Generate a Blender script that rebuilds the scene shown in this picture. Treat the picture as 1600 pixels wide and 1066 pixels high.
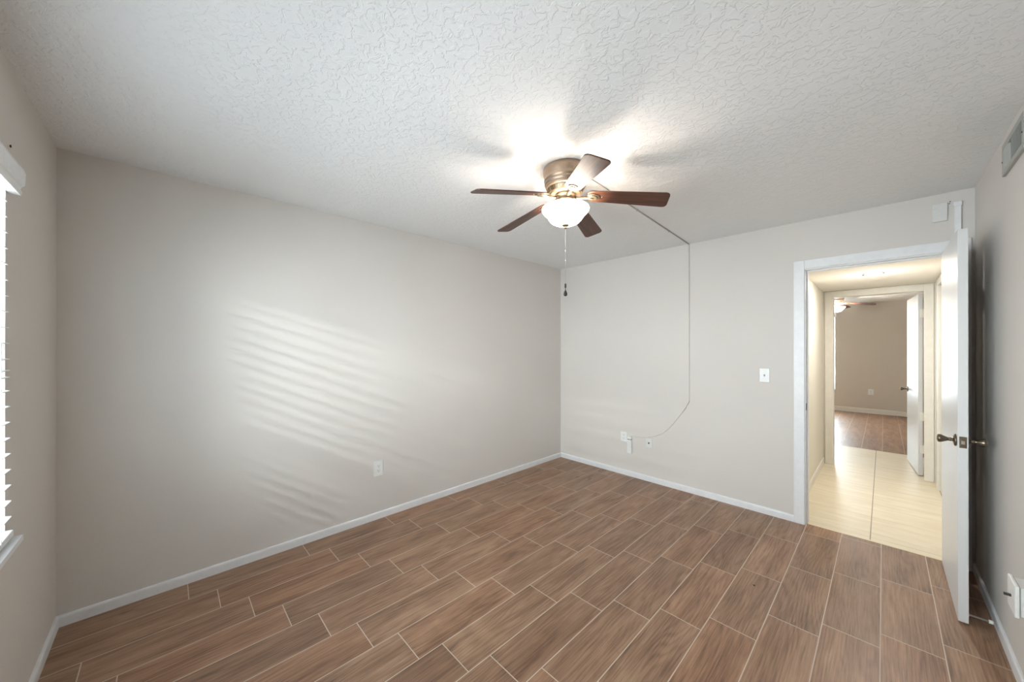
import bpy, bmesh, math, random
from mathutils import Vector, Matrix

# ------------------------------------------------------------------ camera, world, light, exposure
S = bpy.context.scene
for o in list(bpy.data.objects):
    bpy.data.objects.remove(o, do_unlink=True)
C = S.collection
PI = math.pi

W, L, H = 3.319, 4.096, 2.44          # room: x 0..W, y 0..L
cam_d = bpy.data.cameras.new('camera')
cam = bpy.data.objects.new('camera', cam_d); C.objects.link(cam)
cam.location = (2.9144, 0.41056, 1.4240)
cam.rotation_euler = (PI / 2 + 0.00106, 0, 0.80457)
cam_d.sensor_width = 36.0
cam_d.lens = 558.192 / 1600 * 36
cam_d.shift_y = 9.3177 / 1600
cam_d.clip_start = 0.02
S.camera = cam

S.view_settings.view_transform = 'Standard'
S.view_settings.look = 'None'
S.view_settings.exposure = 1.52
S.view_settings.gamma = 1.0
S.view_settings.use_curve_mapping = False

world = bpy.data.worlds.new('world'); S.world = world
world.use_nodes = True
bg = world.node_tree.nodes['Background']
bg.inputs[0].default_value = (0.80, 0.90, 1.0, 1)
bg.inputs[1].default_value = 3.0


def lamp(name, kind, loc, energy, color=(1, 1, 1), rot=(0, 0, 0), **kw):
    d = bpy.data.lights.new(name, kind)
    d.energy = energy; d.color = color
    for k, v in kw.items():
        setattr(d, k, v)
    o = bpy.data.objects.new(name, d); C.objects.link(o)
    o.location = loc; o.rotation_euler = rot
    return o


DAY = (0.90, 0.955, 1.0)
WARM = (1.0, 0.89, 0.77)
# daylight that enters through the blinds of this room's window and of the far bedroom's window
lamp('daylight', 'AREA', (1.9, -2.2, 1.6), 260, DAY, (PI / 2 - 0.08, 0, 0), shape='RECTANGLE', size=5.0, size_y=2.4)
# narrow strip of bright sky under the eave outside the window: rakes the long wall through the slats
lamp('eave_sky', 'AREA', (2.85, -1.9, 2.50), 24, (0.93, 0.965, 1.0), (PI / 2 - 0.5, 0, 0), shape='RECTANGLE', size=1.0, size_y=0.045)
lamp('bedroom_daylight', 'AREA', (1.6, 11.8, 1.35), 60, DAY, (PI / 2, 0, PI), shape='RECTANGLE', size=1.2, size_y=1.6)


# ------------------------------------------------------------------ materials
def sl(r, g, b):                       # sRGB 0..255 to linear
    f = lambda c: (c / 255 / 12.92) if c / 255 <= 0.04045 else ((c / 255 + 0.055) / 1.055) ** 2.4
    return (f(r), f(g), f(b), 1)


class NT:
    def __init__(self, name):
        self.m = bpy.data.materials.new(name); self.m.use_nodes = True
        self.t = self.m.node_tree; self.n = self.t.nodes; self.b = self.n['Principled BSDF']
        self.out = self.n['Material Output']

    def node(self, typ, **kw):
        n = self.n.new(typ)
        for k, v in kw.items():
            setattr(n, k, v)
        return n

    def link(self, a, b): self.t.links.new(a, b)

    def math(self, op, a, b=None, c=None):
        n = self.n.new('ShaderNodeMath'); n.operation = op
        for i, v in enumerate((a, b, c)):
            if v is None: continue
            if isinstance(v, (int, float)): n.inputs[i].default_value = v
            else: self.link(v, n.inputs[i])
        return n.outputs[0]

    def pos(self):
        return self.node('ShaderNodeNewGeometry').outputs['Position']

    def objco(self):
        return self.node('ShaderNodeTexCoord').outputs['Object']

    def noise(self, vec, scale, detail=2, rough=0.5, dist=0.0):
        n = self.node('ShaderNodeTexNoise')
        n.inputs['Scale'].default_value = scale; n.inputs['Detail'].default_value = detail
        n.inputs['Roughness'].default_value = rough; n.inputs['Distortion'].default_value = dist
        if vec is not None: self.link(vec, n.inputs['Vector'])
        return n.outputs['Fac']

    def ramp(self, fac, stops):
        n = self.node('ShaderNodeValToRGB')
        e = n.color_ramp.elements
        while len(e) < len(stops): e.new(0.5)
        for i, (p, c) in enumerate(stops):
            e[i].position = p; e[i].color = c
        self.link(fac, n.inputs[0])
        return n.outputs[0]

    def mix(self, fac, a, b, mode='MIX'):
        n = self.node('ShaderNodeMix', data_type='RGBA', blend_type=mode)
        for s, v in ((n.inputs[0], fac), (n.inputs[6], a), (n.inputs[7], b)):
            if isinstance(v, (int, float)): s.default_value = v
            elif isinstance(v, tuple): s.default_value = v
            else: self.link(v, s)
        return n.outputs[2]

    def scale(self, vec, sx, sy, sz, loc=None):
        n = self.node('ShaderNodeMapping'); self.link(vec, n.inputs[0])
        n.inputs['Scale'].default_value = (sx, sy, sz)
        if loc is not None: self.link(loc, n.inputs['Location'])
        return n.outputs[0]

    def bump(self, h, dist, strength=1.0):
        n = self.node('ShaderNodeBump'); n.inputs['Distance'].default_value = dist
        n.inputs['Strength'].default_value = strength
        self.link(h, n.inputs['Height']); self.link(n.outputs[0], self.b.inputs['Normal'])


def plain(name, col, rough=0.5, metal=0.0, spec=0.5, grain=0.0, gscale=60, var=0.0):
    k = NT(name)
    k.b.inputs['Roughness'].default_value = rough
    k.b.inputs['Metallic'].default_value = metal
    k.b.inputs['Specular IOR Level'].default_value = spec
    f = k.noise(k.pos(), gscale, 3, 0.6)
    v = max(var, 0.03)
    lo = tuple(c * (1 - v) for c in col[:3]) + (1,); hi = tuple(min(1, c * (1 + v)) for c in col[:3]) + (1,)
    k.link(k.ramp(f, [(0.3, lo), (0.7, hi)]), k.b.inputs['Base Color'])
    if grain: k.bump(f, grain, 0.6)
    return k.m


def paint(name, col, rough=0.75):
    """rolled wall paint: faint orange-peel"""
    k = NT(name)
    k.b.inputs['Roughness'].default_value = rough; k.b.inputs['Specular IOR Level'].default_value = 0.3
    f = k.noise(k.pos(), 1.3, 2); v = 0.015
    k.link(k.ramp(f, [(0.3, tuple(c * (1 - v) for c in col[:3]) + (1,)), (0.7, tuple(c * (1 + v) for c in col[:3]) + (1,))]),
           k.b.inputs['Base Color'])
    k.bump(k.noise(k.pos(), 90, 3), 0.0012, 0.35)
    return k.m


def knockdown(name, col):
    """knock-down plaster: flattened splats with ragged edges"""
    k = NT(name)
    k.b.inputs['Base Color'].default_value = col
    k.b.inputs['Roughness'].default_value = 0.85; k.b.inputs['Specular IOR Level'].default_value = 0.2
    p = k.pos()
    a = k.noise(p, 31, 3, 0.55, 0.7)
    splat = k.ramp(a, [(0.47, (0, 0, 0, 1)), (0.54, (1, 1, 1, 1))])
    fine = k.noise(p, 120, 2)
    h = k.math('ADD', splat, k.math('MULTIPLY', fine, 0.25))
    k.bump(h, 0.003, 0.48)
    return k.m


def plank_floor(name, x0, y0, shift_row=None, tint=1.0):
    """wood-look porcelain planks 8.2 x 24 in, each row stepped on, pale grout"""
    k = NT(name)
    WD, LN = 0.2085, 0.6135
    sep = k.node('ShaderNodeSeparateXYZ'); k.link(k.pos(), sep.inputs[0])
    u = k.math('DIVIDE', k.math('SUBTRACT', sep.outputs[0], x0), WD)
    row = k.math('FLOOR', u); fu = k.math('SUBTRACT', u, row)
    r1 = k.math('ADD', row, 1.0)
    off = k.math('MULTIPLY_ADD', r1, 0.1235, y0)
    if shift_row is not None:
        off = k.math('MULTIPLY_ADD', k.math('GREATER_THAN', r1, shift_row - 0.5), 0.125, off)
    v = k.math('DIVIDE', k.math('SUBTRACT', sep.outputs[1], off), LN)
    cell = k.math('FLOOR', v); fv = k.math('SUBTRACT', v, cell)
    du = k.math('MULTIPLY', k.math('MINIMUM', fu, k.math('SUBTRACT', 1.0, fu)), WD)
    dv = k.math('MULTIPLY', k.math('MINIMUM', fv, k.math('SUBTRACT', 1.0, fv)), LN)
    d = k.math('MINIMUM', du, dv)
    grout = k.math('LESS_THAN', d, 0.0021)
    comb = k.node('ShaderNodeCombineXYZ'); k.link(row, comb.inputs[0]); k.link(cell, comb.inputs[1])
    wn = k.node('ShaderNodeTexWhiteNoise', noise_dimensions='2D'); k.link(comb.outputs[0], wn.inputs['Vector'])
    rnd = wn.outputs['Value']
    offs = k.node('ShaderNodeVectorMath', operation='SCALE'); k.link(wn.outputs['Color'], offs.inputs[0])
    offs.inputs['Scale'].default_value = 40.0
    vec = k.node('ShaderNodeVectorMath', operation='ADD'); k.link(k.pos(), vec.inputs[0]); k.link(offs.outputs[0], vec.inputs[1])
    V = vec.outputs[0]
    # cathedral grain: rings cut lengthways, bent by low noise, over fine fibres
    warp = k.noise(k.scale(V, 6.0, 0.9, 1), 1.0, 2, 0.5)
    sv = k.node('ShaderNodeSeparateXYZ'); k.link(V, sv.inputs[0])
    ph = k.math('ADD', k.math('MULTIPLY', sv.outputs[0], 260.0), k.math('MULTIPLY', warp, 85.0))
    band = k.math('POWER', k.math('MULTIPLY_ADD', k.math('SINE', ph), 0.5, 0.5), 1.6)
    bandamt = k.noise(k.scale(V, 6.0, 2.0, 1), 1.0, 2, 0.5)
    band = k.math('MULTIPLY', band, k.math('MULTIPLY', bandamt, 1.0))
    fib = k.noise(k.scale(V, 150.0, 3.5, 1), 1.0, 5, 0.7)
    blot = k.noise(k.scale(V, 13.0, 2.4, 1), 1.0, 4, 0.6, 0.3)
    g = k.math('ADD', k.math('ADD', k.math('MULTIPLY', k.math('SUBTRACT', 1.0, band), 0.11), k.math('MULTIPLY', fib, 0.52)), k.math('MULTIPLY', blot, 0.46))
    wood = k.ramp(g, [(0.37, sl(84, 64, 51)), (0.48, sl(126, 97, 77)), (0.60, sl(156, 125, 102)), (0.74, sl(180, 150, 126))])
    hue = k.ramp(rnd, [(0.0, sl(232, 224, 217)), (0.5, sl(255, 250, 244)), (1.0, sl(255, 240, 228))])
    wood = k.mix(1.0, wood, hue, 'MULTIPLY')
    # dark knots and mineral streaks
    kn = k.noise(k.scale(V, 12.0, 4.0, 1), 1.0, 2, 0.5, 0.6)
    kf = k.ramp(kn, [(0.68, (0, 0, 0, 1)), (0.80, (0.65, 0.65, 0.65, 1))])
    wood = k.mix(kf, wood, sl(74, 62, 54))
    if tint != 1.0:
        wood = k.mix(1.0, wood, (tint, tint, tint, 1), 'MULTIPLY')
    k.link(k.mix(grout, wood, sl(206, 190, 174)), k.b.inputs['Base Color'])
    rg = k.math('MULTIPLY_ADD', fib, 0.16, 0.30)
    k.link(k.math('MAXIMUM', rg, k.math('MULTIPLY', grout, 0.8)), k.b.inputs['Roughness'])
    k.b.inputs['Specular IOR Level'].default_value = 0.5
    h = k.math('SUBTRACT', k.math('MULTIPLY', fib, 0.12), grout)
    k.bump(h, 0.0012, 0.6)
    return k.m


def cream_tile(name):
    k = NT(name)
    T = 0.457
    sep = k.node('ShaderNodeSeparateXYZ'); k.link(k.pos(), sep.inputs[0])

    def cellf(s, o):
        u = k.math('DIVIDE', k.math('SUBTRACT', s, o), T)
        f = k.math('FRACT', u)
        return k.math('FLOOR', u), k.math('MULTIPLY', k.math('MINIMUM', f, k.math('SUBTRACT', 1.0, f)), T)
    cu, du = cellf(sep.outputs[0], 2.846); cv, dv = cellf(sep.outputs[1], 4.665)
    grout = k.math('MAXIMUM', k.math('LESS_THAN', du, 0.0032), k.math('MULTIPLY', k.math('LESS_THAN', dv, 0.003), 0.45))
    v = k.noise(k.scale(k.pos(), 3, 16, 1), 1.0, 4, 0.6, 0.4)
    col = k.ramp(v, [(0.3, sl(226, 212, 184)), (0.7, sl(240, 230, 206))])
    k.link(k.mix(grout, col, sl(160, 145, 118)), k.b.inputs['Base Color'])
    k.b.inputs['Roughness'].default_value = 0.42
    return k.m


def dark_wood(name):
    k = NT(name)
    p = k.objco()
    g = k.noise(k.scale(p, 3.0, 55.0, 8), 1.0, 4, 0.6, 0.3)
    k.link(k.ramp(g, [(0.3, sl(48, 28, 20)), (0.55, sl(82, 48, 34)), (0.75, sl(104, 64, 46))]), k.b.inputs['Base Color'])
    k.b.inputs['Roughness'].default_value = 0.42
    k.b.inputs['Coat Weight'].default_value = 0.15; k.b.inputs['Coat Roughness'].default_value = 0.25
    return k.m


def brushed_door(name, col):
    """gloss paint over a flush veneer: faint vertical brush lines"""
    k = NT(name)
    k.b.inputs['Base Color'].default_value = col
    k.b.inputs['Roughness'].default_value = 0.36
    f = k.noise(k.scale(k.pos(), 90, 90, 2.0), 1.0, 3)
    k.bump(f, 0.0010, 0.5)
    return k.m


def emissive(name, col, strength, base=(0.9, 0.88, 0.84, 1), rough=0.3):
    k = NT(name)
    k.b.inputs['Base Color'].default_value = base
    k.b.inputs['Roughness'].default_value = rough
    f = k.noise(k.objco(), 30, 2)
    k.link(k.ramp(f, [(0.2, tuple(c * 0.94 for c in col[:3]) + (1,)), (0.8, col)]), k.b.inputs['Emission Color'])
    k.b.inputs['Emission Strength'].default_value = strength
    return k.m


def pane_mat(name):
    k = NT(name)
    tr = k.node('ShaderNodeBsdfTransparent'); gl = k.node('ShaderNodeBsdfGlossy')
    tr.inputs[0].default_value = (0.96, 0.98, 0.97, 1)
    gl.inputs['Roughness'].default_value = 0.02
    mx = k.node('ShaderNodeMixShader')
    mx.inputs[0].default_value = 0.05
    k.link(tr.outputs[0], mx.inputs[1]); k.link(gl.outputs[0], mx.inputs[2])
    k.link(mx.outputs[0], k.out.inputs['Surface'])
    return k.m


M = {}
M['wall'] = paint('wall_paint', sl(216, 210, 204))
M['taupe'] = paint('taupe_paint', sl(206, 198, 187))
M['hallwall'] = paint('hall_paint', sl(229, 224, 212))
M['ceil'] = knockdown('knockdown_ceiling', sl(239, 239, 239))
M['ceil2'] = paint('smooth_ceiling', sl(238, 234, 226), 0.85)
M['floor'] = plank_floor('wood_look_plank_tile', 0.193, 0.496, 12)
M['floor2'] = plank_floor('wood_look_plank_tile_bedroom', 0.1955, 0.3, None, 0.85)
M['tile'] = cream_tile('cream_floor_tile')
M['marble'] = plain('cream_threshold', sl(236, 222, 190), 0.3, gscale=14, var=0.05)
M['trim'] = plain('white_trim_paint', sl(231, 231, 232), 0.4, gscale=20)
M['cream_trim'] = plain('cream_trim_paint', sl(232, 228, 219), 0.4, gscale=20)
M['door'] = brushed_door('white_door_paint', sl(214, 214, 213))
M['plastic'] = plain('white_plastic', sl(230, 230, 227), 0.35)
M['plate_paint'] = plain('off_white_plastic', sl(220, 220, 216), 0.45)
M['cable'] = plain('painted_cable', sl(214, 209, 203), 0.6)
M['ceil_cable'] = plain('grey_cable', sl(176, 173, 168), 0.6)
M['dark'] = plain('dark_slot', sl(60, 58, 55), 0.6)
M['black'] = plain('black_plastic', sl(30, 29, 28), 0.4)
M['pewter'] = plain('antique_pewter', sl(122, 111, 96), 0.3, 0.95, var=0.12, gscale=90)
M['housing'] = plain('brushed_bronze', sl(142, 124, 108), 0.42, 0.7, var=0.08, gscale=120)
M['nickel'] = plain('brushed_nickel', sl(196, 188, 176), 0.25, 1.0)
M['fan_metal'] = plain('aged_nickel', sl(150, 136, 116), 0.4, 0.9, var=0.08, gscale=90)
M['steel'] = plain('bright_steel', sl(190, 190, 188), 0.3, 1.0)
M['blade'] = dark_wood('walnut_blade')
M['bowl'] = emissive('lit_alabaster_glass', (1.0, 0.91, 0.80, 1), 5.5)
M['bowl2'] = emissive('lit_frosted_glass', (1.0, 0.91, 0.79, 1), 7.0)
M['bowl_inside'] = plain('alabaster_glass_inside', sl(225, 215, 200), 0.3)
M['lens'] = emissive('lit_lens', (1.0, 0.95, 0.87, 1), 10.0)
M['grille'] = plain('grey_painted_steel', sl(168, 168, 162), 0.5, 0.0, var=0.05)
M['duct'] = plain('duct_shade', sl(44, 47, 47), 0.7)
M['slat'] = plain('white_slat', sl(244, 245, 246), 0.4)
M['vinyl'] = plain('white_vinyl', sl(236, 240, 242), 0.4)
M['pane'] = pane_mat('window_pane')
M['rubber'] = plain('white_rubber', sl(235, 235, 230), 0.6)
M['rust'] = plain('dark_iron', sl(70, 55, 45), 0.5, 0.8)


# ------------------------------------------------------------------ mesh helpers
def box(bm, x0, x1, y0, y1, z0, z1, bev=0.0, seg=2):
    t = bmesh.new()
    bmesh.ops.create_cube(t, size=1.0)
    for v in t.verts:
        v.co = Vector((x0 + (v.co.x + .5) * (x1 - x0), y0 + (v.co.y + .5) * (y1 - y0), z0 + (v.co.z + .5) * (z1 - z0)))
    if bev > 0:
        bmesh.ops.bevel(t, geom=list(t.edges), offset=bev, segments=seg, affect='EDGES', profile=0.5)
    merge(bm, t)


def merge(bm, t, mat=None):
    if mat is not None: t.transform(mat)
    me = bpy.data.meshes.new('tmp'); t.to_mesh(me); t.free()
    bm.from_mesh(me); bpy.data.meshes.remove(me)


def lathe(bm, prof, seg=48, mat=None, cap=True):
    """profile [(r, z)...] turned round z"""
    t = bmesh.new(); rings = []
    for r, z in prof:
        if r < 1e-6:
            rings.append([t.verts.new((0, 0, z))])
        else:
            rings.append([t.verts.new((r * math.cos(2 * PI * i / seg), r * math.sin(2 * PI * i / seg), z)) for i in range(seg)])
    for a, b in zip(rings, rings[1:]):
        for i in range(seg):
            j = (i + 1) % seg
            if len(a) == 1 and len(b) == 1: continue
            if len(a) == 1: t.faces.new((a[0], b[i], b[j]))
            elif len(b) == 1: t.faces.new((a[i], a[j], b[0]))
            else: t.faces.new((a[i], a[j], b[j], b[i]))
    bmesh.ops.recalc_face_normals(t, faces=t.faces[:])
    for f in t.faces: f.smooth = True
    merge(bm, t, mat)


def tube(bm, pts, r, seg=8):
    t = bmesh.new(); rings = []
    pts = [Vector(p) for p in pts]
    for i, p in enumerate(pts):
        d = (pts[min(i + 1, len(pts) - 1)] - pts[max(i - 1, 0)]).normalized()
        up = Vector((0, 0, 1)) if abs(d.z) < 0.9 else Vector((1, 0, 0))
        a = d.cross(up).normalized(); b = d.cross(a).normalized()
        rings.append([t.verts.new(p + a * r * math.cos(2 * PI * k / seg) + b * r * math.sin(2 * PI * k / seg)) for k in range(seg)])
    for A, B in zip(rings, rings[1:]):
        for k in range(seg):
            t.faces.new((A[k], A[(k + 1) % seg], B[(k + 1) % seg], B[k]))
    t.faces.new(rings[0]); t.faces.new(rings[-1][::-1])
    bmesh.ops.recalc_face_normals(t, faces=t.faces[:])
    for f in t.faces: f.smooth = True
    merge(bm, t)


def ball(bm, c, r, sx=1, sy=1, sz=1, seg=16):
    t = bmesh.new()
    bmesh.ops.create_uvsphere(t, u_segments=seg, v_segments=max(6, seg // 2), radius=r)
    for f in t.faces: f.smooth = True
    merge(bm, t, Matrix.Translation(c) @ Matrix.Diagonal((sx, sy, sz, 1)))


def prism(bm, outline, z0, z1, mat=None, bev=0.0):
    """closed 2-D outline extruded along z"""
    t = bmesh.new()
    lo = [t.verts.new((x, y, z0)) for x, y in outline]; hi = [t.verts.new((x, y, z1)) for x, y in outline]
    t.faces.new(lo[::-1]); t.faces.new(hi)
    n = len(lo)
    for i in range(n):
        t.faces.new((lo[i], lo[(i + 1) % n], hi[(i + 1) % n], hi[i]))
    bmesh.ops.recalc_face_normals(t, faces=t.faces[:])
    if bev > 0:
        es = [e for e in t.edges if abs(e.verts[0].co.z - e.verts[1].co.z) < 1e-7]
        bmesh.ops.bevel(t, geom=es, offset=bev, segments=2, affect='EDGES', profile=0.5)
    merge(bm, t, mat)


def obj(name, bm, m, parent=None, kind=None, label=None, cat=None, group=None):
    me = bpy.data.meshes.new(name)
    bm.to_mesh(me); bm.free()
    me.materials.append(m if not isinstance(m, str) else M[m])
    o = bpy.data.objects.new(name, me); C.objects.link(o)
    if parent is not None:
        o.parent = parent
        o.matrix_parent_inverse = Matrix.Identity(4)
    if kind: o['kind'] = kind
    if label: o['label'] = label
    if cat: o['category'] = cat
    if group: o['group'] = group
    return o


def thing(name, label, cat, loc=(0, 0, 0), group=None, kind=None):
    o = bpy.data.objects.new(name, None); C.objects.link(o)
    o.empty_display_size = 0.05
    o.location = loc
    o['label'] = label; o['category'] = cat
    if group: o['group'] = group
    if kind: o['kind'] = kind
    return o


def B(*boxes, bev=0.0):
    bm = bmesh.new()
    for b in boxes: box(bm, *b, bev=bev)
    return bm


def struct(name, bm, m, label, cat, parent=None):
    return obj(name, bm, m, parent, 'structure', label, cat)


# ------------------------------------------------------------------ shell of the room
T = 0.12
YB = L + T                              # hall side of the door wall
struct('floor', B((-T, W + T, -T, 4.128, -0.1, 0)), 'floor', 'brown wood-look plank tile floor of the empty bedroom', 'floor')
struct('ceiling', B((-T, W + T, -T, YB, H, H + 0.1)), 'ceil', 'white knockdown textured ceiling above the fan', 'ceiling')
struct('wall_left', B((-T, 0, -T, YB, 0, H)), 'wall', 'long blank beige wall with one outlet low down', 'wall')
OX0, OX1, OZ = 2.465, 3.245, 2.062      # rough door opening
struct('wall_back', B((0, OX0, L, YB, 0, H), (OX1, W, L, YB, 0, H), (OX0, OX1, L, YB, OZ, H)), 'wall',
       'beige wall holding the doorway, light switch and cable', 'wall')
struct('wall_right', B((W, W + T, -T, YB, 0, H)), 'wall', 'beige wall behind the open white door', 'wall')
WX0, WX1, WZ0, WZ1 = 0.787, 2.53, 0.752, 2.035
struct('wall_front', B((0, WX0, -T, 0, 0, H), (WX1, W, -T, 0, 0, H), (WX0, WX1, -T, 0, 0, WZ0), (WX0, WX1, -T, 0, WZ1, H)), 'wall',
       'beige wall around the window with white blinds', 'wall')

BBH = 0.057


def baseboard(bm, p0, p1, n, h=BBH, d=0.012):
    """rounded-top board from p0 to p1, n = unit inward normal"""
    p0 = Vector((*p0, 0)); p1 = Vector((*p1, 0)); n = Vector((*n, 0))
    prof = [(0, 0), (d, 0), (d, h - 0.012), (d * 0.85, h - 0.005), (d * 0.5, h - 0.001), (0, h)]
    t = bmesh.new()
    a = [t.verts.new(p0 + n * u + Vector((0, 0, z))) for u, z in prof]
    b = [t.verts.new(p1 + n * u + Vector((0, 0, z))) for u, z in prof]
    k = len(prof)
    for i in range(k):
        t.faces.new((a[i], a[(i + 1) % k], b[(i + 1) % k], b[i]))
    t.faces.new(a[::-1]); t.faces.new(b)
    bmesh.ops.recalc_face_normals(t, faces=t.faces[:])
    merge(bm, t)


def bb(name, segs, m, label, **kw):
    bm = bmesh.new()
    for s in segs: baseboard(bm, *s, **kw)
    return struct(name, bm, m, label, 'baseboard')


bb('baseboard_left', [((0, 0), (0, L), (1, 0))], 'trim', 'white baseboard along the long blank beige wall')
bb('baseboard_back', [((0.012, L), (2.409, L), (0, -1))], 'trim', 'white baseboard from the far corner to the door casing')
bb('baseboard_right', [((W, 0.012), (W, L), (-1, 0))], 'trim', 'white baseboard of the wall behind the open door')
bb('baseboard_front', [((0.012, 0), (W - 0.012, 0), (0, 1))], 'trim', 'white baseboard under the blinds')

# door frame of the room: jamb, stop, casing
JX0, JX1, JZ = 2.483, 3.227, 2.044
struct('trim_1', B((OX0, JX0, L - 0.002, YB + 0.002, 0, JZ + 0.018), (JX1, OX1, L - 0.002, YB + 0.002, 0, JZ + 0.018), (JX0, JX1, L - 0.002, YB + 0.002, JZ, JZ + 0.018),
                   (JX0, JX0 + 0.011, L + 0.042, L + 0.075, 0, JZ), (JX1 - 0.011, JX1, L + 0.042, L + 0.075, 0, JZ),
                   (JX0 + 0.011, JX1 - 0.011, L + 0.042, L + 0.075, JZ - 0.011, JZ)), 'trim',
       'white door jamb lining the doorway to the hall', 'door frame')


def casing(bm, x0, x1, z1, w, y, d, side=-1):
    """three casing boards on wall plane y; side -1 projects to -y"""
    ya, yb = (y - d, y) if side < 0 else (y, y + d)
    box(bm, x0 - w, x0, ya, yb, 0, z1 + w, 0.003)
    box(bm, x1, x1 + w, ya, yb, 0, z1 + w, 0.003)
    box(bm, x0, x1, ya, yb, z1, z1 + w, 0.003)


bm = bmesh.new(); casing(bm, 2.477, 3.235, 2.052, 0.069, L, 0.016)
struct('trim_2', bm, 'trim', 'white casing round the bedroom side of the hall doorway', 'door casing')
o = obj('strike_plate', B((JX0, JX0 + 0.002, L + 0.010, L + 0.038, 0.917, 0.973), bev=0.0006), 'rust', None, None,
        'small dark metal strike plate on the left door jamb', 'strike plate')

# ------------------------------------------------------------------ the open door of this room
DX0, DX1, DY0, DY1 = 3.181, 3.216, 3.352, 4.078
door = thing('door_1', 'white flush door swung open against the right-hand wall', 'door', (DX1, DY1, 0), kind='structure')


def local(bm, root):
    bm.transform(Matrix.Translation(-Vector(root.location))); return bm


obj('door_slab', local(B((DX0, DX1, DY0, DY1, 0.012, 2.036), bev=0.0015), door), 'door', door)


def knob_bm(base, direction):
    bm = bmesh.new()
    prof = [(0, 0), (0.031, 0), (0.033, 0.003), (0.031, 0.008), (0.022, 0.011), (0.013, 0.013), (0.0105, 0.018), (0.012, 0.022), (0.012, 0.026), (0.0105, 0.030),
            (0.012, 0.036), (0.017, 0.046), (0.0225, 0.057), (0.0255, 0.066), (0.0255, 0.072), (0.022, 0.077), (0.013, 0.080), (0, 0.081)]
    prof = [(r * 0.84 if z > 0.012 else r, z * 0.82) for r, z in prof]
    lathe(bm, prof, 32)
    q = Vector((0, 0, 1)).rotation_difference(Vector(direction)).to_matrix().to_4x4()
    bm.transform(Matrix.Translation(base) @ q)
    return bm


KZ = 0.935
obj('door_knob', local(knob_bm((DX0, 3.412, KZ), (-1, 0, 0)), door), 'pewter', door, label='antique pewter tulip knob on the visible face')
obj('door_knob', local(knob_bm((DX1, 3.412, KZ), (1, 0, 0)), door), 'pewter', door, label='antique pewter tulip knob towards the wall')
latch = obj('latch_plate', local(B((DX0 + 0.005, DX1 - 0.005, DY0 - 0.0015, DY0 + 0.001, KZ - 0.029, KZ + 0.029), bev=0.0006), door), 'pewter', door, label='pewter latch plate in the door edge')
obj('latch_bolt', local(B((DX0 + 0.011, DX1 - 0.011, DY0 - 0.008, DY0, KZ - 0.010, KZ + 0.010), bev=0.002), door), 'nickel', latch)
for hz in (0.27, 1.02, 1.77):
    bm = B((3.183, 3.2265, DY1 - 0.0005, DY1 + 0.0015, hz - 0.045, hz + 0.045))
    box(bm, 3.2235, 3.2268, DY1, 4.098, hz - 0.045, hz + 0.045)
    tube(bm, [(3.2225, DY1 + 0.004, hz - 0.047), (3.2225, DY1 + 0.004, hz + 0.047)], 0.0052, 10)
    obj('hinge', local(bm, door), 'trim', door)
bm = bmesh.new()
lathe(bm, [(0, 0), (0.011, 0), (0.011, 0.004), (0.005, 0.006), (0.0042, 0.008), (0.0042, 0.066), (0, 0.066)], 16)
bm.transform(Matrix.Translation((DX1, 3.392, 0.042)) @ Matrix.Rotation(PI / 2, 4, 'Y'))
stop = obj('door_stop', local(bm, door), 'steel', door, label='thin steel rod stop low on the door')
bm = bmesh.new()
lathe(bm, [(0, 0), (0.008, 0), (0.009, 0.002), (0.009, 0.012), (0.007, 0.015), (0, 0.016)], 16)
bm.transform(Matrix.Translation((DX1 + 0.066, 3.392, 0.042)) @ Matrix.Rotation(PI / 2, 4, 'Y'))
obj('rubber_tip', local(bm, door), 'rubber', stop, label='white rubber tip')

# ------------------------------------------------------------------ window with blinds
win = thing('window_1', 'white vinyl window behind the blinds', 'window', (WX0, -0.1, WZ0), kind='structure')
f = 0.045
bm = bmesh.new()
yf0, yf1 = -0.105, -0.06
box(bm, WX0, WX0 + f, yf0, yf1, WZ0, WZ1); box(bm, WX1 - f, WX1, yf0, yf1, WZ0, WZ1)
box(bm, WX0 + f, WX1 - f, yf0, yf1, WZ0, WZ0 + f); box(bm, WX0 + f, WX1 - f, yf0, yf1, WZ1 - f, WZ1)
box(bm, WX0 + f, WX1 - f, yf0, yf1, 1.375, 1.42)
xm = (WX0 + WX1) / 2
box(bm, xm - 0.03, xm + 0.03, yf0 + 0.001, yf1 - 0.001, WZ0 + f, 1.375); box(bm, xm - 0.03, xm + 0.03, yf0 + 0.001, yf1 - 0.001, 1.42, WZ1 - f)
obj('window_frame', local(bm, win), 'vinyl', win)
for xa, xb in ((WX0 + f, xm - 0.03), (xm + 0.03, WX1 - f)):
    for za, zb in ((WZ0 + f, 1.375), (1.42, WZ1 - f)):
        obj('pane', local(B((xa, xb, -0.085, -0.081, za, zb)), win), 'pane', win)
struct('trim_3', B((WX0 - 0.018, WX1 + 0.018, 0.0, 0.036, WZ0 - 0.019, WZ0), (WX0 + 0.001, WX1 - 0.001, -0.06, 0.0, WZ0 - 0.0, WZ0 + 0.001), bev=0.0), 'trim',
       'white window stool under the blinds', 'window sill')

bl = thing('window_blind', 'white horizontal slat blind half open in the window beside the blank wall', 'blind', (1.66, 0.0, WZ1))
bm = bmesh.new()
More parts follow.
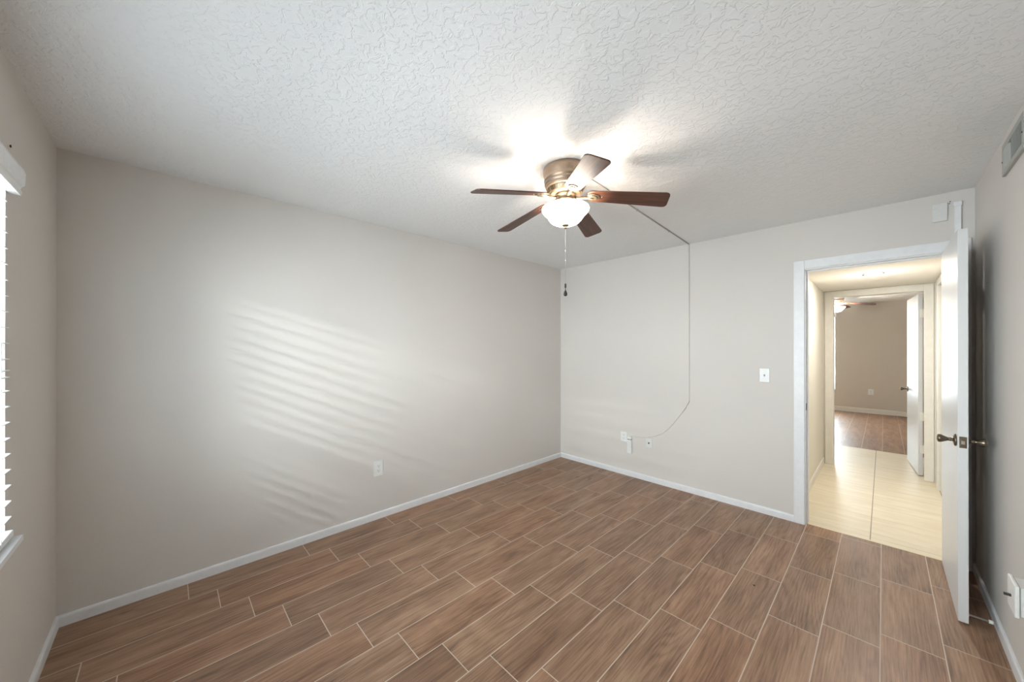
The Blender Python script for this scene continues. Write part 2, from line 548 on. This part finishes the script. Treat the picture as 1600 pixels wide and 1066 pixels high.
# crown-shaped valance
prof = [(0.0, 1.972), (0.026, 1.972), (0.028, 1.985), (0.024, 1.992), (0.026, 2.000), (0.034, 2.010), (0.036, 2.052), (0.032, 2.066), (0.0, 2.066)]
t = bmesh.new()
va = [t.verts.new((WX0 - 0.032, y + 0.002, z)) for y, z in prof]; vb = [t.verts.new((WX1 + 0.032, y + 0.002, z)) for y, z in prof]
n = len(prof)
for i in range(n): t.faces.new((va[i], va[(i + 1) % n], vb[(i + 1) % n], vb[i]))
t.faces.new(va[::-1]); t.faces.new(vb)
bmesh.ops.recalc_face_normals(t, faces=t.faces[:]); merge(bm, t)
obj('valance', local(bm, bl), 'slat', bl)
obj('headrail', local(B((WX0 + 0.008, WX1 - 0.008, -0.052, -0.002, 1.985, 2.03)), bl), 'slat', bl)
bm = bmesh.new()
SX0, SX1 = 0.795, WX1 - 0.008
zs = [1.9325 - i * 0.05505 for i in range(21)]
for i, z in enumerate(zs):
    if abs(z - 1.3269) < 0.02:          # two slats caught together at the meeting rail
        box(bm, SX0, SX1, -0.040, 0.012, 1.318, 1.3215); box(bm, SX0, SX1, -0.040, 0.012, 1.3415, 1.345)
        continue
    yo = 0.006 + 0.010 * i / 20
    t = bmesh.new()
    # gently crowned slat 51 mm deep
    P = [(-0.051 + yo, z - 0.001), (-0.034 + yo, z + 0.0012), (-0.017 + yo, z + 0.0012), (yo, z - 0.001), (yo, z + 0.0016), (-0.017 + yo, z + 0.004), (-0.034 + yo, z + 0.004), (-0.051 + yo, z + 0.0016)]
    a = [t.verts.new((SX0, y, zz)) for y, zz in P]; b = [t.verts.new((SX1, y, zz)) for y, zz in P]
    for j in range(8): t.faces.new((a[j], a[(j + 1) % 8], b[(j + 1) % 8], b[j]))
    t.faces.new(a[::-1]); t.faces.new(b)
    bmesh.ops.recalc_face_normals(t, faces=t.faces[:]); merge(bm, t)
obj('slats', local(bm, bl), 'slat', bl)
obj('bottom_rail', local(B((SX0, SX1, -0.034, 0.020, 0.762, 0.785), bev=0.003), bl), 'slat', bl)
for lx in (0.93, 1.66, 2.40):
    bm = bmesh.new()
    tube(bm, [(lx, 0.019, 1.99), (lx, 0.021, 0.775)], 0.0012, 6); tube(bm, [(lx, -0.044, 1.99), (lx, -0.046, 0.775)], 0.0012, 6)
    obj('ladder_cord', local(bm, bl), 'slat', bl)

bm = bmesh.new()
lathe(bm, [(0, 0), (0.0018, 0), (0.0018, 0.003), (0.005, 0.0035), (0.005, 0.0055), (0, 0.0062)], 10)
bm.transform(Matrix.Translation((0.741, -0.002, 2.147)) @ Matrix.Rotation(-PI / 2, 4, 'X'))
obj('nail', bm, 'rust', None, None, 'dark nail head in the wall above the blind valance', 'nail')


# ------------------------------------------------------------------ ceiling fan
def fan_parts(root, r_blade, hub_z, phi, bowl_m, chain, full=True):
    """fan built in its root's frame: origin at the ceiling, z down is negative; hub_z = depth of the blade plane on the axis"""
    bm = bmesh.new()
    lathe(bm, [(0, 0), (0.118, 0), (0.124, -0.004), (0.1265, -0.018), (0.1255, -0.034), (0.121, -0.050), (0.1185, -0.060), (0.1215, -0.066), (0.1215, -0.073), (0.116, -0.077),
               (0.1165, -0.081), (0.119, -0.085), (0.119, -0.091), (0.112, -0.096), (0.1125, -0.100), (0.114, -0.104), (0.112, -0.110), (0.104, -0.117), (0.0, -0.117)], 64)
    hs = obj('motor_housing', bm, 'housing', root)
    bm = bmesh.new()
    lathe(bm, [(0.0, -0.116), (0.103, -0.116), (0.098, -0.124), (0.091, -0.138), (0.0865, -0.145), (0.078, -0.150), (0.0, -0.150)], 64)
    for i in range(40):                 # ribs of the vent ring
        a = 2 * PI * i / 40
        t = bmesh.new(); bmesh.ops.create_cube(t, size=1)
        merge(bm, t, Matrix.Rotation(a, 4, 'Z') @ Matrix.Translation((0.0965, 0, -0.129)) @ Matrix.Rotation(math.radians(28), 4, 'Y') @ Matrix.Diagonal((0.006, 0.005, 0.022, 1)))
    obj('vent_ring', bm, 'fan_metal', root)
    bm = bmesh.new()
    lathe(bm, [(0, -0.149), (0.060, -0.149), (0.060, -0.158), (0.052, -0.161), (0.052, -0.178), (0.058, -0.182), (0.058, -0.190), (0.048, -0.194), (0.048, -0.204), (0.0, -0.204)], 48)
    for i in range(6):
        a = 2 * PI * i / 6 + 0.3
        ball(bm, (0.0525 * math.cos(a), 0.0525 * math.sin(a), -0.170), 0.0045, seg=10)
    obj('switch_housing', bm, 'fan_metal', root)
    for k in range(5):
        a = phi + k * 2 * PI / 5
        bp = bpy.data.objects.new('blade', None)
        # outline in the blade's own frame: x outwards, y across
        r0, r1 = 0.122, r_blade * 1.008
        pts = []
        w0, w1, cr = 0.046, 0.0605, 0.024
        for j in range(7):              # rounded root
            t_ = PI / 2 + PI * j / 6
            pts.append((r0 + 0.030 + 0.030 * math.cos(t_), w0 * math.sin(t_) * 1.0))
        for j in range(5):
            t_ = -PI / 2 + (PI / 2) * j / 4
            pts.append((r1 - cr + cr * math.cos(t_), -w1 + cr + cr * math.sin(t_)))
        for j in range(5):
            t_ = (PI / 2) * j / 4
            pts.append((r1 - cr + cr * math.cos(t_), w1 - cr + cr * math.sin(t_)))
        bm = bmesh.new()
        prism(bm, pts, -0.003, 0.003, None, 0.0008)
        droop = 0.139
        mt = Matrix.Rotation(a, 4, 'Z') @ Matrix.Translation((0, 0, -hub_z)) @ Matrix.Rotation(droop, 4, 'Y') @ Matrix.Rotation(-0.225, 4, 'X')
        b = obj('blade', bm, 'blade', root)
        b.matrix_local = mt
        bm = bmesh.new()
        # blade iron: arm out of the hub, fork plate and oval medallion under the blade
        mi = mt.inverted()
        p0 = mi @ Vector((0.050 * math.cos(a), 0.050 * math.sin(a), -0.166))
        tube(bm, [p0, p0.lerp(Vector((0.105, 0, -0.012)), 0.5) + Vector((0, 0, -0.005)), Vector((0.105, 0, -0.013)), Vector((0.135, 0, -0.009)), Vector((0.16, 0, -0.007))], 0.0085, 10)
        ov = [(0.158 + 0.036 * math.cos(2 * PI * i / 24), 0.027 * math.sin(2 * PI * i / 24)) for i in range(24)]
        prism(bm, ov, -0.0085, -0.0030, None, 0.0015)
        ov = [(0.156 + 0.025 * math.cos(2 * PI * i / 24), 0.018 * math.sin(2 * PI * i / 24)) for i in range(24)]
        prism(bm, ov, -0.0135, -0.0080, None, 0.002)
        for px_, py_ in ((0.205, 0.0), (0.186, 0.017), (0.186, -0.017)):
            ball(bm, (px_, py_, -0.0035), 0.0045, 1, 1, 0.6, 8)
        obj('blade_iron', bm, 'fan_metal', b, label='metal bracket with an oval medallion')
        bpy.data.objects.remove(bp)
    # lamp: fitter plate, glass bowl, finial
    bm = bmesh.new()
    lathe(bm, [(0, -0.203), (0.042, -0.203), (0.046, -0.207), (0.042, -0.212), (0.0, -0.212)], 40)
    tube(bm, [(0, 0, -0.21), (0, 0, -0.322)], 0.004, 8)
    obj('light_fitter', bm, 'fan_metal', root)
    bm = bmesh.new()
    outer = [(0.1325, -0.226), (0.1335, -0.231), (0.1315, -0.239), (0.125, -0.249), (0.113, -0.261), (0.1035, -0.271), (0.097, -0.281), (0.089, -0.293), (0.076, -0.305), (0.056, -0.314), (0.030, -0.3185), (0.008, -0.319)]
    inner = [(max(r - 0.004, 0.006), z + 0.003) for r, z in outer[::-1]]
    lathe(bm, outer + inner + [outer[0]], 64)
    gb = obj('glass_bowl', bm, bowl_m, root, label='glowing frosted glass bowl')
    gb.data.materials.append(M['bowl_inside'])
    for p in gb.data.polygons:          # the glass glows outwards; its inside is lit by the bulbs
        c = p.center
        rr = math.hypot(c.x, c.y)
        n_out = p.normal.x * c.x + p.normal.y * c.y
        if (n_out < 0 if rr > 0.06 else p.normal.z > 0): p.material_index = 1
    bm = bmesh.new()
    lathe(bm, [(0, -0.316), (0.018, -0.317), (0.021, -0.320), (0.018, -0.325), (0.009, -0.328), (0.006, -0.331), (0.0085, -0.334), (0.0085, -0.338), (0.004, -0.341), (0, -0.341)], 32)
    obj('finial', bm, 'fan_metal', root)
    if chain:
        bm = bmesh.new()
        z = -0.340
        while z > -0.650:
            ball(bm, (0, 0, z), 0.0013, seg=6); z -= 0.0042
        tube(bm, [(0, 0, -0.34), (0, 0, -0.655)], 0.0006, 6)
        for zz in (-0.469, -0.523):
            lathe(bm, [(0, zz + 0.005), (0.0028, zz + 0.004), (0.0028, zz - 0.004), (0, zz - 0.005)], 12)
        ch = obj('pull_chain', bm, 'steel', root)
        bm = bmesh.new()
        lathe(bm, [(0, -0.652), (0.003, -0.653), (0.005, -0.657), (0.0055, -0.668), (0.005, -0.676), (0.0018, -0.679), (0.0018, -0.688),
                   (0.004, -0.693), (0.0085, -0.703), (0.0105, -0.712), (0.0098, -0.719), (0.006, -0.724), (0, -0.7255)], 24)
        obj('pull_fob', bm, 'black', ch, label='black teardrop pull')


FX, FY = 1.66, 2.04
fan = thing('ceiling_fan', 'bronze five-blade ceiling fan with lit glass bowl on the near ceiling', 'ceiling fan', (FX, FY, H))
fan_parts(fan, 0.55, 0.147, -0.658, 'bowl', True)
for a in (2.48, 2.48 + PI):             # the two bulbs inside the bowl
    lamp('fan_bulb', 'POINT', (FX + 0.034 * math.cos(a), FY + 0.034 * math.sin(a), H - 0.268), 2.1, WARM, shadow_soft_size=0.014)


# ------------------------------------------------------------------ plates, outlets and cables
def frame_to(wall):
    """matrix taking plate space (x right, y up, z out of the wall) to the wall"""
    if wall == 'left': return Matrix(((0, 0, 1, 0), (1, 0, 0, 0), (0, 1, 0, 0), (0, 0, 0, 1)))      # x=0 wall, right = +y
    if wall == 'back': return Matrix(((1, 0, 0, 0), (0, 0, -1, 0), (0, 1, 0, 0), (0, 0, 0, 1)))     # y=L wall, right = +x


def outlet(wall, loc, label, w=0.072, h=0.116, slots='dark', mat='plastic', group=None, name='wall_outlet'):
    root = thing(name, label, 'outlet', loc, group)
    R = frame_to(wall)
    bm = B((-w / 2, w / 2, -h / 2, h / 2, 0, 0.006), bev=0.0022); bm.transform(R)
    obj('cover_plate', bm, mat, root)
    for s in (1, -1):
        bm = bmesh.new()
        ov = []
        for i in range(32):
            a = 2 * PI * i / 32
            ov.append((0.0165 * math.cos(a), s * 0.0195 + max(-0.0135, min(0.0135, 0.0165 * math.sin(a)))))
        prism(bm, ov, 0.005, 0.0082, None, 0.0006); bm.transform(R)
        face = obj('receptacle', bm, mat, root)
        bm = B((-0.0075, -0.0055, s * 0.0195 - 0.001, s * 0.0195 + 0.008, 0.0080, 0.0085), (0.0055, 0.0075, s * 0.0195 - 0.001, s * 0.0195 + 0.007, 0.0080, 0.0085))
        lathe(bm, [(0, 0.0085), (0.0026, 0.0085), (0.0026, 0.008)], 12, Matrix.Translation((0, s * 0.0195 - 0.0075, 0)))
        bm.transform(R); obj('socket_slots', bm, slots, face)
    bm = bmesh.new(); lathe(bm, [(0, 0.0070), (0.002, 0.0068), (0.0026, 0.006)], 12); bm.transform(R)
    obj('screw', bm, mat, root)
    return root


outlet('left', (0.0, 1.671, 0.418), 'white duplex outlet low on the long blank wall', 0.078, 0.125)
outlet('back', (0.897, L, 0.425), 'white duplex outlet in the far corner beside the white adapter', 0.076, 0.112)

R = frame_to('back')
sw = thing('light_switch', 'white toggle light switch beside the doorway', 'light switch', (2.209, L, 1.185))
bm = B((-0.036, 0.036, -0.058, 0.058, 0, 0.006), bev=0.0022); bm.transform(R); obj('cover_plate', bm, 'plastic', sw)
bm = B((-0.006, 0.006, -0.0125, 0.0125, 0.0055, 0.0072)); bm.transform(R); sl_ = obj('toggle_slot', bm, 'plate_paint', sw)
bm = B((-0.0042, 0.0042, -0.003, 0.0085, 0.006, 0.017), bev=0.0012); bm.transform(R @ Matrix.Rotation(0.35, 4, 'X')); obj('toggle', bm, 'ceil_cable', sw)
for z in (0.030, -0.030):
    bm = bmesh.new(); lathe(bm, [(0, 0.0070), (0.002, 0.0068), (0.0026, 0.006)], 12, Matrix.Translation((0, z, 0))); bm.transform(R); obj('screw', bm, 'plastic', sw)

cx = thing('coaxial_plate', 'wall-coloured cable plate with one round jack near the far corner', 'wall plate', (1.186, L, 0.406))
bm = B((-0.036, 0.036, -0.050, 0.050, 0, 0.005), bev=0.002); bm.transform(R); obj('cover_plate', bm, 'plate_paint', cx)
bm = bmesh.new(); lathe(bm, [(0, 0.004), (0.008, 0.004), (0.008, 0.008), (0.0055, 0.0085), (0.0055, 0.015), (0.003, 0.015), (0, 0.010)], 20); bm.transform(R)
obj('jack', bm, 'dark', cx, label='dark round jack')

bp = obj('blank_cover_plate', B((3.142, 3.207, L - 0.014, L, 2.256, 2.374), bev=0.002), 'plate_paint', None, None,
         'white blank cover plate high above the doorway', 'wall plate')
rw = thing('cord_raceway', 'white plastic cord channel rising from the door casing', 'cord cover', (3.25, L, 2.121))
obj('channel', local(B((3.235, 3.263, L - 0.020, L, 2.122, 2.350), bev=0.002), rw), 'trim', rw)
obj('end_cap', local(B((3.230, 3.267, L - 0.023, L, 2.336, 2.366), bev=0.003), rw), 'trim', rw)
for i, (px, pz) in enumerate(((3.219, 2.378), (3.216, 2.366))):
    bm = bmesh.new(); lathe(bm, [(0, 0), (0.0035, 0), (0.003, 0.002), (0, 0.0025)], 10); bm.transform(Matrix.Translation((px, L, pz)) @ Matrix.Rotation(PI / 2, 4, 'X'))
    obj('screw_anchor', bm, 'dark', None, None,
        ('tiny dark wall screw, the upper of two beside the cord channel', 'tiny dark wall screw, the lower of two beside the cord channel')[i], 'screw')

# cable from the fan along the ceiling, down the wall and round to the adapter
cb = thing('surface_cable', 'thin pale cable from the fan across the ceiling and down the wall', 'cable', (1.594, L, H))
bm = bmesh.new()
tube(bm, [(1.70, 2.16, H - 0.005), (1.594, L - 0.006, H - 0.005)], 0.0048, 8)
obj('ceiling_run', local(bm, cb), 'ceil_cable', cb)
bm = bmesh.new()
pts = [(1.594, H - 0.004), (1.594, 0.90), (1.590, 0.88), (1.555, 0.815), (1.50, 0.735), (1.43, 0.640), (1.385, 0.585), (1.336, 0.537), (1.26, 0.495), (1.172, 0.464), (1.09, 0.450), (1.02, 0.447), (0.985, 0.445)]
tube(bm, [(x, L - 0.0045, z) for x, z in pts], 0.0037, 8)
obj('wall_run', local(bm, cb), 'cable', cb)
for yy in (2.9, 3.55):
    cxp = 1.70 + (1.594 - 1.70) * (yy - 2.16) / (L - 2.166)
    obj('cable_clip', local(B((cxp - 0.007, cxp + 0.007, yy - 0.005, yy + 0.005, H - 0.0115, H), bev=0.001), cb), 'ceil_cable', cb)

ad = thing('cord_adapter', 'small white upright adapter box beside the corner outlet', 'adapter', (0.975, L, 0.338))
obj('body', local(B((0.948, 1.000, L - 0.032, L, 0.256, 0.408), bev=0.004), ad), 'plastic', ad)
obj('plug_end', local(B((0.952, 0.998, L - 0.030, L, 0.413, 0.440), bev=0.003), ad), 'plastic', ad)
obj('slot', local(B((0.954, 0.996, L - 0.028, L - 0.002, 0.407, 0.414)), ad), 'dark', ad, label='dark slot between the two halves')

# return grille high on the right wall
gr = thing('air_vent', 'grey metal air vent grille high on the right-hand wall', 'vent', (W, 3.09, 2.31))
gy0, gy1, gz0, gz1 = 2.90, 3.272, 2.233, 2.382
bm = bmesh.new(); e = 0.026; gx = W - 0.012
box(bm, gx, W, gy0, gy1, gz0, gz0 + e, 0.002); box(bm, gx, W, gy0, gy1, gz1 - e, gz1, 0.002)
box(bm, gx, W, gy0, gy0 + e, gz0 + e, gz1 - e, 0.002); box(bm, gx, W, gy1 - e, gy1, gz0 + e, gz1 - e, 0.002)
obj('vent_frame', local(bm, gr), 'grille', gr)
obj('duct_shade_sheet', local(B((W - 0.0015, W - 0.0005, gy0 + e, gy1 - e, gz0 + e, gz1 - e)), gr), 'duct', gr, label='dark sheet standing for the shade behind the louvers')  # thin dark sheet on the wall, shade of the duct as colour
for first, last, ang in ((0, 5, 0.95), (9, 20, -0.95)):      # fins left out between banks: dark sheet stands for their shaded faces
    bm = bmesh.new()
    for i in range(first, last):
        yy = gy1 - e - 0.012 - 0.0155 * i
        if yy < gy0 + e + 0.008: break
        t = bmesh.new(); bmesh.ops.create_cube(t, size=1)
        merge(bm, t, Matrix.Translation((W - 0.0065, yy, (gz0 + gz1) / 2)) @ Matrix.Rotation(ang, 4, 'Z') @ Matrix.Diagonal((0.0012, 0.0135, gz1 - gz0 - 2 * e, 1)))
    obj('louver_bank', local(bm, gr), 'grille', gr)
for y_, z_ in ((gy1 - 0.012, 2.30), (gy0 + 0.012, 2.30)):
    bm = bmesh.new(); lathe(bm, [(0, 0), (0.004, 0), (0.003, 0.002), (0, 0.0025)], 10); bm.transform(Matrix.Translation((gx, y_, z_)) @ Matrix.Rotation(-PI / 2, 4, 'Y'))
    obj('screw', local(bm, gr), 'dark', gr)

# surface box low on the right wall
sb = thing('surface_box', 'white surface-mounted outlet box low on the right-hand wall', 'wall box', (W, 2.71, 0.488))
obj('box_body', local(B((3.262, W, 2.660, 2.760, 0.436, 0.540), bev=0.002), sb), 'plate_paint', sb)
obj('cover_plate', local(B((3.249, 3.260, 2.652, 2.766, 0.430, 0.546), bev=0.003), sb), 'plastic', sb)
bm = B((3.232, 3.250, 2.704, 2.714, 0.482, 0.490), bev=0.001)
obj('toggle', local(bm, sb), 'dark', sb, label='dark metal toggle')

ck = bmesh.new(); ball(ck, (0, 0, 0), 0.006, 1.2, 0.8, 0.35, 10)
ck.transform(Matrix.Translation((2.378, 2.935, 0.002)))
obj('chip', ck, 'rust', None, None, 'tiny dark crumb on a grout line of the plank floor', 'chip')  # flattened dark dot standing for a chip in the tile

# ------------------------------------------------------------------ hall beyond the door
HX0, HX1, HY0, HY1, HH = 2.400, 3.300, YB, 6.24, 2.107
struct('floor_hall', B((HX0 - 0.1, HX1 + 0.1, 4.150, 6.40, -0.1, 0.0), (0.8, 3.8, 6.40, 7.45, -0.1, 0.0)), 'tile', 'cream tile floor of the hall', 'floor')
struct('trim_4', B((JX0, JX1, 4.128, 4.150, -0.02, 0.002)), 'marble', 'cream threshold strip between planks and hall tile', 'threshold')
struct('ceiling_hall', B((HX0 - 0.1, HX1 + 0.1, HY0, HY1 + 0.12, HH, HH + 0.08)), 'ceil2', 'low white hall ceiling with a recessed light', 'ceiling')
struct('wall_hall_left', B((HX0 - 0.1, HX0, HY0, HY1, 0, HH)), 'hallwall', 'cream hall wall on the left', 'wall')
HD0, HD1 = 4.95, 6.00                   # closet doorway in the hall's right wall
struct('wall_hall_right', B((HX1, HX1 + 0.1, HY0, 5.15, 0, HH), (HX1, HX1 + 0.1, 5.93, HY1, 0, HH), (HX1, HX1 + 0.1, 5.15, 5.93, 2.04, HH)), 'hallwall', 'cream hall wall on the right', 'wall')
D20, D21, D2Z = 2.495, 3.222, 2.028
struct('wall_hall_back', B((0.8, D20 - 0.02, HY1, HY1 + 0.12, 0, H), (D21 + 0.02, 3.8, HY1, HY1 + 0.12, 0, H), (D20 - 0.02, D21 + 0.02, HY1, HY1 + 0.12, D2Z + 0.02, H)), 'hallwall',
       'hall end wall around the second doorway', 'wall')
struct('trim_5', B((D20 - 0.02, D20, HY1 - 0.002, HY1 + 0.122, 0, D2Z + 0.02), (D21, D21 + 0.02, HY1 - 0.002, HY1 + 0.122, 0, D2Z + 0.02), (D20, D21, HY1 - 0.002, HY1 + 0.122, D2Z, D2Z + 0.02)), 'cream_trim',
       'cream jamb of the second doorway', 'door frame')
bm = bmesh.new(); casing(bm, 2.486, 3.216, 2.030, 0.070, HY1, 0.016)
struct('trim_6', bm, 'cream_trim', 'cream casing round the second doorway at the end of the hall', 'door casing')
bb('baseboard_hall_left', [((HX0, HY0), (HX0, HY1 - 0.016), (1, 0))], 'cream_trim', 'cream baseboard along the hall wall', h=0.075)
bm = bmesh.new()
for ya, yb_, za, zb in ((5.93, 5.99, 0, 2.10), (5.09, 5.15, 0, 2.10), (5.15, 5.93, 2.04, 2.10)):
    box(bm, HX1 - 0.014, HX1, ya, yb_, za, zb, 0.002)
struct('trim_7', bm, 'cream_trim', 'cream casing of the closet in the hall', 'door casing')
d3 = thing('door_3', 'cream closet door in the hall wall, mostly behind the open door', 'door', (HX1, 5.54, 0), kind='structure')
obj('door_slab', local(B((HX1 + 0.012, HX1 + 0.047, 5.156, 5.916, 0.015, 2.034), bev=0.001), d3), 'cream_trim', d3)
struct('wall_closet_shade', B((HX1 + 0.1, HX1 + 0.14, 5.05, 6.03, 0, HH)), 'dark', 'dark panel standing for the shade behind the hall closet door', 'wall')  # dark colour stands in for the unlit closet seen through the door gap

rl = thing('recessed_light', 'round recessed light in the hall ceiling', 'ceiling light', (2.85, 5.115, HH))
bm = bmesh.new(); lathe(bm, [(0.078, 0), (0.080, -0.004), (0.074, -0.007), (0.060, -0.005), (0.058, 0)], 40); obj('light_trim', bm, 'nickel', rl)
bm = bmesh.new(); lathe(bm, [(0.058, -0.002), (0.050, -0.012), (0.030, -0.018), (0, -0.020)], 32); obj('lens', bm, 'lens', rl, label='bright glowing lens')
lamp('hall_bulb', 'AREA', (2.85, 5.115, HH - 0.024), 4.0, (1.0, 0.955, 0.915), shape='DISK', size=0.10)
lamp('hall_glow', 'POINT', (2.85, 5.115, HH - 0.075), 1.0, (1.0, 0.95, 0.88), shadow_soft_size=0.02)

# ------------------------------------------------------------------ second door and the bedroom beyond
d2 = thing('door_2', 'white door standing open into the far bedroom', 'door', (3.217, 6.392, 0), kind='structure')
d2.rotation_euler.z = math.radians(4.6)
obj('door_slab', B((-0.035, 0, 0.004, 0.738, 0.012, 2.014), bev=0.0015), 'door', d2)
obj('door_knob', knob_bm((-0.035, 0.680, 0.905), (-1, 0, 0)), 'pewter', d2, label='pewter tulip knob')
for hz in (0.30, 0.66, 1.80):
    obj('hinge', B((-0.020, 0.0065, -0.001, 0.0036, hz - 0.045, hz + 0.045)), 'cream_trim', d2)

RY1 = 11.3
struct('floor_bedroom', B((0.8, 3.8, 7.45, RY1 + 0.1, -0.1, 0)), 'floor2', 'brown plank tile floor of the far bedroom', 'floor')
struct('ceiling_bedroom', B((0.8, 3.8, HY1 + 0.12, RY1 + 0.1, 2.40, 2.5)), 'ceil2', 'white ceiling of the far bedroom', 'ceiling')
struct('wall_bedroom_left', B((0.8, 0.9, HY1 + 0.12, RY1, 0, 2.40)), 'taupe', 'taupe left wall of the far bedroom', 'wall')
struct('wall_bedroom_right', B((3.7, 3.8, HY1 + 0.12, RY1, 0, 2.40)), 'taupe', 'taupe right wall of the far bedroom', 'wall')
V0, V1, VZ0, VZ1 = 1.05, 2.16, 0.46, 2.16
struct('wall_bedroom_back', B((0.8, V0, RY1, RY1 + 0.1, 0, 2.40), (V1, 3.8, RY1, RY1 + 0.1, 0, 2.40), (V0, V1, RY1, RY1 + 0.1, 0, VZ0), (V0, V1, RY1, RY1 + 0.1, VZ1, 2.40)), 'taupe',
       'taupe end wall of the far bedroom', 'wall')
bb('baseboard_bedroom', [((0.9, RY1), (3.7, RY1), (0, -1))], 'cream_trim', 'pale baseboard along the taupe end wall', h=0.10)
w2 = thing('window_2', 'bright window in the taupe far bedroom wall', 'window', (V0, RY1, VZ0), kind='structure')
bm = bmesh.new()
box(bm, V0, V0 + 0.04, RY1 + 0.05, RY1 + 0.09, VZ0, VZ1); box(bm, V1 - 0.02, V1, RY1 + 0.05, RY1 + 0.09, VZ0, VZ1)
box(bm, V0 + 0.04, V1 - 0.02, RY1 + 0.05, RY1 + 0.09, VZ0, VZ0 + 0.04); box(bm, V0 + 0.04, V1 - 0.02, RY1 + 0.05, RY1 + 0.09, VZ1 - 0.04, VZ1)
obj('window_frame', local(bm, w2), 'vinyl', w2)
obj('pane', local(B((V0 + 0.04, V1 - 0.02, RY1 + 0.068, RY1 + 0.072, VZ0 + 0.04, VZ1 - 0.04)), w2), 'pane', w2)
b2 = thing('window_blind', 'white slat blind in the far bedroom seen through both doorways', 'blind', (1.6, RY1, VZ1))
bm = bmesh.new(); z = 2.08
while z > VZ0 + 0.03:
    t = bmesh.new(); bmesh.ops.create_cube(t, size=1)
    merge(bm, t, Matrix.Translation(((V0 + V1) / 2, RY1 + 0.012, z)) @ Matrix.Rotation(0.5, 4, 'X') @ Matrix.Diagonal((V1 - V0 - 0.016, 0.05, 0.003, 1)))
    z -= 0.050
obj('slats', local(bm, b2), 'slat', b2)
obj('valance', local(B((V0 - 0.03, V1 + 0.03, RY1 - 0.035, RY1, 2.11, 2.21), bev=0.004), b2), 'slat', b2)
obj('bottom_rail', local(B((V0 + 0.008, V1 - 0.008, RY1 - 0.014, RY1 + 0.036, VZ0 + 0.003, VZ0 + 0.022), bev=0.002), b2), 'slat', b2)
outlet('back', (2.731, RY1, 0.46), 'white outlet on the taupe wall of the far bedroom', 0.085, 0.125)
fan2 = thing('ceiling_fan', 'second ceiling fan, lit, in the far bedroom beyond the hall', 'ceiling fan', (2.30, 9.40, 2.40))
fan_parts(fan2, 0.53, 0.140, 0.06, 'bowl2', False)
lamp('bedroom_bulb', 'POINT', (2.30, 9.40, 2.40 - 0.250), 55, (1, 0.94, 0.88), shadow_soft_size=0.04)
